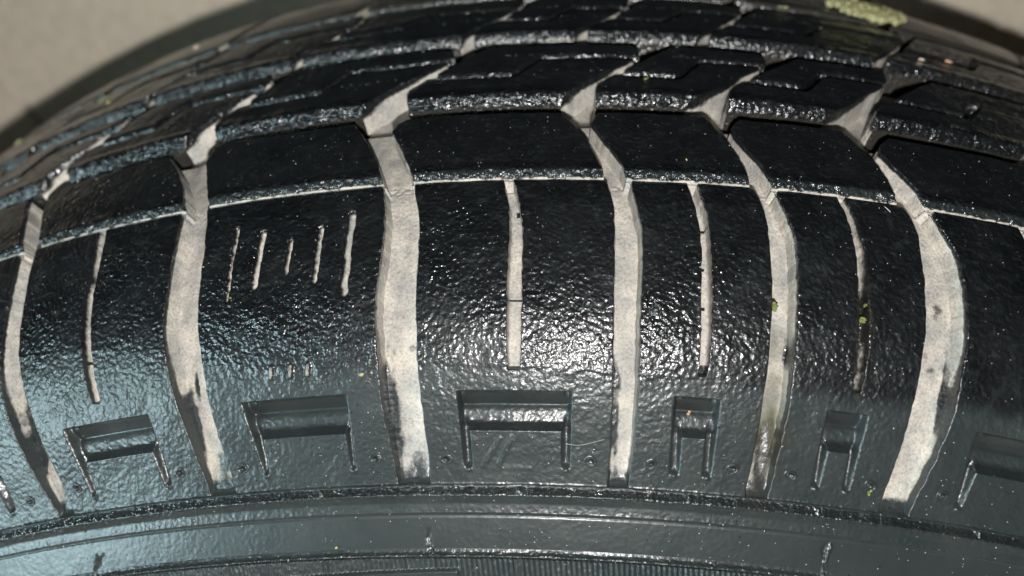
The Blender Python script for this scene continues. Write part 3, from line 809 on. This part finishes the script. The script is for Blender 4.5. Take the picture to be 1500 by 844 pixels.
bit('crumb', -64.4, -47.2, .05, .35 * K, M_GREEN, 'green speck below the pale crumb left of centre', 'crumb', 2)
bit('moss_bit', 36.9, -46.9, .05, .55 * K, M_GREEN, 'green fleck beside a vent stub near the rightmost dusty groove', 'moss', 4)
bit('moss_bit', -.9, 30.8, .1, .7 * K, M_GREEN, 'green fleck on the zigzag cut of a second row block', 'moss', 4, (1.3, .6))
bit('crumb', -55.9, -59.7, .05, .45 * K, M_YEL, 'pale yellow speck on the smooth sidewall below centre left', 'crumb', 3)
bit('crumb', -108.2, -53.1, .05, .4 * K, M_GREEN, 'green speck on the sidewall near the lower left corner', 'crumb', 2)
bit('crumb', 4.6, 5.5, .05, .35 * K, M_YEL, 'tiny pale speck on a first row block right of centre', 'crumb', 1, (.5, 1.2))

def fibre(pts, r, label):
    cu_ = bpy.data.curves.new('fibre', 'CURVE'); cu_.dimensions = '3D'; cu_.bevel_depth = r; cu_.bevel_resolution = 1
    s = cu_.splines.new('NURBS'); s.points.add(len(pts) - 1); s.use_endpoint_u = True; s.order_u = 3
    for i, (u, v, d) in enumerate(pts):
        p = surf(u, v, d); s.points[i].co = (p[0], p[1], p[2], 1)
    tmp = bpy.data.objects.new('fibre_curve', cu_)
    col.objects.link(tmp)
    dg = bpy.context.evaluated_depsgraph_get()
    me = bpy.data.meshes.new_from_object(tmp.evaluated_get(dg))
    bpy.data.objects.remove(tmp); bpy.data.curves.remove(cu_)
    me.name = 'fibre'; me.materials.clear(); me.materials.append(M_HAIR)
    o = link('fibre', me); o.location = (0, 0, ZC)
    tag(o, label, 'fibre')
fibre([(-6.9, -8.6, -4.6), (-6.2, -8.3, -4.0), (-5.4, -8.0, -3.8), (-5.0, -7.2, -4.1), (-5.1, -6.4, -4.8)], .00004, 'curled pale fibre in the dusty groove right of centre')
fibre([(35.8, .0, -.2), (36.2, -.7, .15), (36.9, -1.5, .05)], .00005, 'short pale fibre at the right end of the thin groove')
fibre([(-14.3, -43.1, .1), (-12.6, -43.3, .35), (-11, -43.0, .3), (-9.4, -42.6, .2), (-8.0, -42.2, .1)], .00003, 'long thin fibre beside the central bracket recess')

def water():
    mt, nt, b = new_mat('water')
    b.inputs['Base Color'].default_value = (.022, .024, .025, 1)
    b.inputs['Roughness'].default_value = .08; b.inputs['Specular IOR Level'].default_value = 1.0; b.inputs['IOR'].default_value = 1.6
    tc = N(nt, 'ShaderNodeTexCoord').outputs['Object']
    n = noise(nt, tc, 1800, 2)
    nt.links.new(ramp(nt, n, [(.4, (.07, .07, .07)), (.7, (.12, .12, .12))]), b.inputs['Roughness'])
    bm = bmesh.new(); bmesh.ops.create_icosphere(bm, subdivisions=2, radius=1)
    bc = np.array([v.co[:] for v in bm.verts]); bf = np.array([[v.index for v in f.verts] for f in bm.faces]); bm.free()
    rn = np.random.default_rng(3)
    S = []
    def band(n, v0, v1, r0, r1, dfun, ua=-165, ub=100):
        for _ in range(n):
            S.append((rn.uniform(ua, ub), rn.uniform(v0, v1), rn.uniform(r0, r1), dfun))
    band(420, 24.3, 25.5, .16, .42, 'f'); band(360, 51.3, 52.6, .25, .6, 'f'); band(700, -51.7, -50.7, .06, .2, 'w', -130, 70); band(260, -54.6, -54.3, .03, .08, 'w', -130, 70); band(260, -61.4, -61.0, .03, .09, 'w', -130, 70)
    band(170, 1.5, 2.2, .07, .16, 'f', -125, 65)
    for va, vb in ((31.6, 38.7), (58.6, 65.2)):
        band(130, va + 1.7, va + 2.6, .16, .42, 's'); band(150, vb + 1.7, vb + 2.6, .16, .42, 's')
    band(240, 26, 74, .10, .26, 't'); band(90, 74, 92, .15, .35, 't')
    band(480, 3, 18, .06, .17, 't', -125, 70)
    band(160, -66, -32, .07, .2, 't', -130, 70); band(200, -31, -1, .07, .2, 't', -130, 65)
    band(620, -66, -32, .035, .085, 'g', -130, 70); band(380, -31, -1, .03, .075, 'g', -130, 65); band(170, 3, 18, .03, .08, 'g', -125, 70)
    co = []; fc = []; n0 = 0; gco = []; gfc = []; m0 = 0
    um = np.median(U, 0)
    for u, v, r, kind in S:
        i = min(np.searchsorted(rv, v), NR - 1); j = int(np.argmin(np.abs(U[i] - u)))
        dd = depth[i, j]
        if kind in 'tg' and dd > .35: continue
        if dd > 1.75: continue
        p = surf(U[i, j], rv[i], -dd)
        fr = np.array(frame(float(U[i, j]), float(rv[i])))
        sq = rn.uniform(.20, .36) if kind != 'g' else rn.uniform(.6, 1.0)
        loc = bc * np.array([r * rn.uniform(.85, 1.35), r, r * sq]) / 1000
        if kind == 'g':
            gco.append(loc @ fr.T + p); gfc.append(bf + m0); m0 += len(bc); continue
        co.append(loc @ fr.T + p); fc.append(bf + n0); n0 += len(bc)
    me = mesh_np('water_droplets', np.concatenate(co), np.concatenate(fc), mt)
    o = link('water_droplets', me); o.location = (0, 0, ZC)
    g = link('sparkle_grit', mesh_np('sparkle_grit', np.concatenate(gco), np.concatenate(gfc), M_SPARKLE_GRIT)); g.location = (0, 0, ZC)
    tag(g, 'fine pale specks of painted sparkle and dust sprinkled over the dark shoulder and sidewall', 'sparkle_grit', kind='stuff')
    tag(o, 'scattered clear water beads along the wet block edges of the tyre', 'water', kind='stuff')
water()
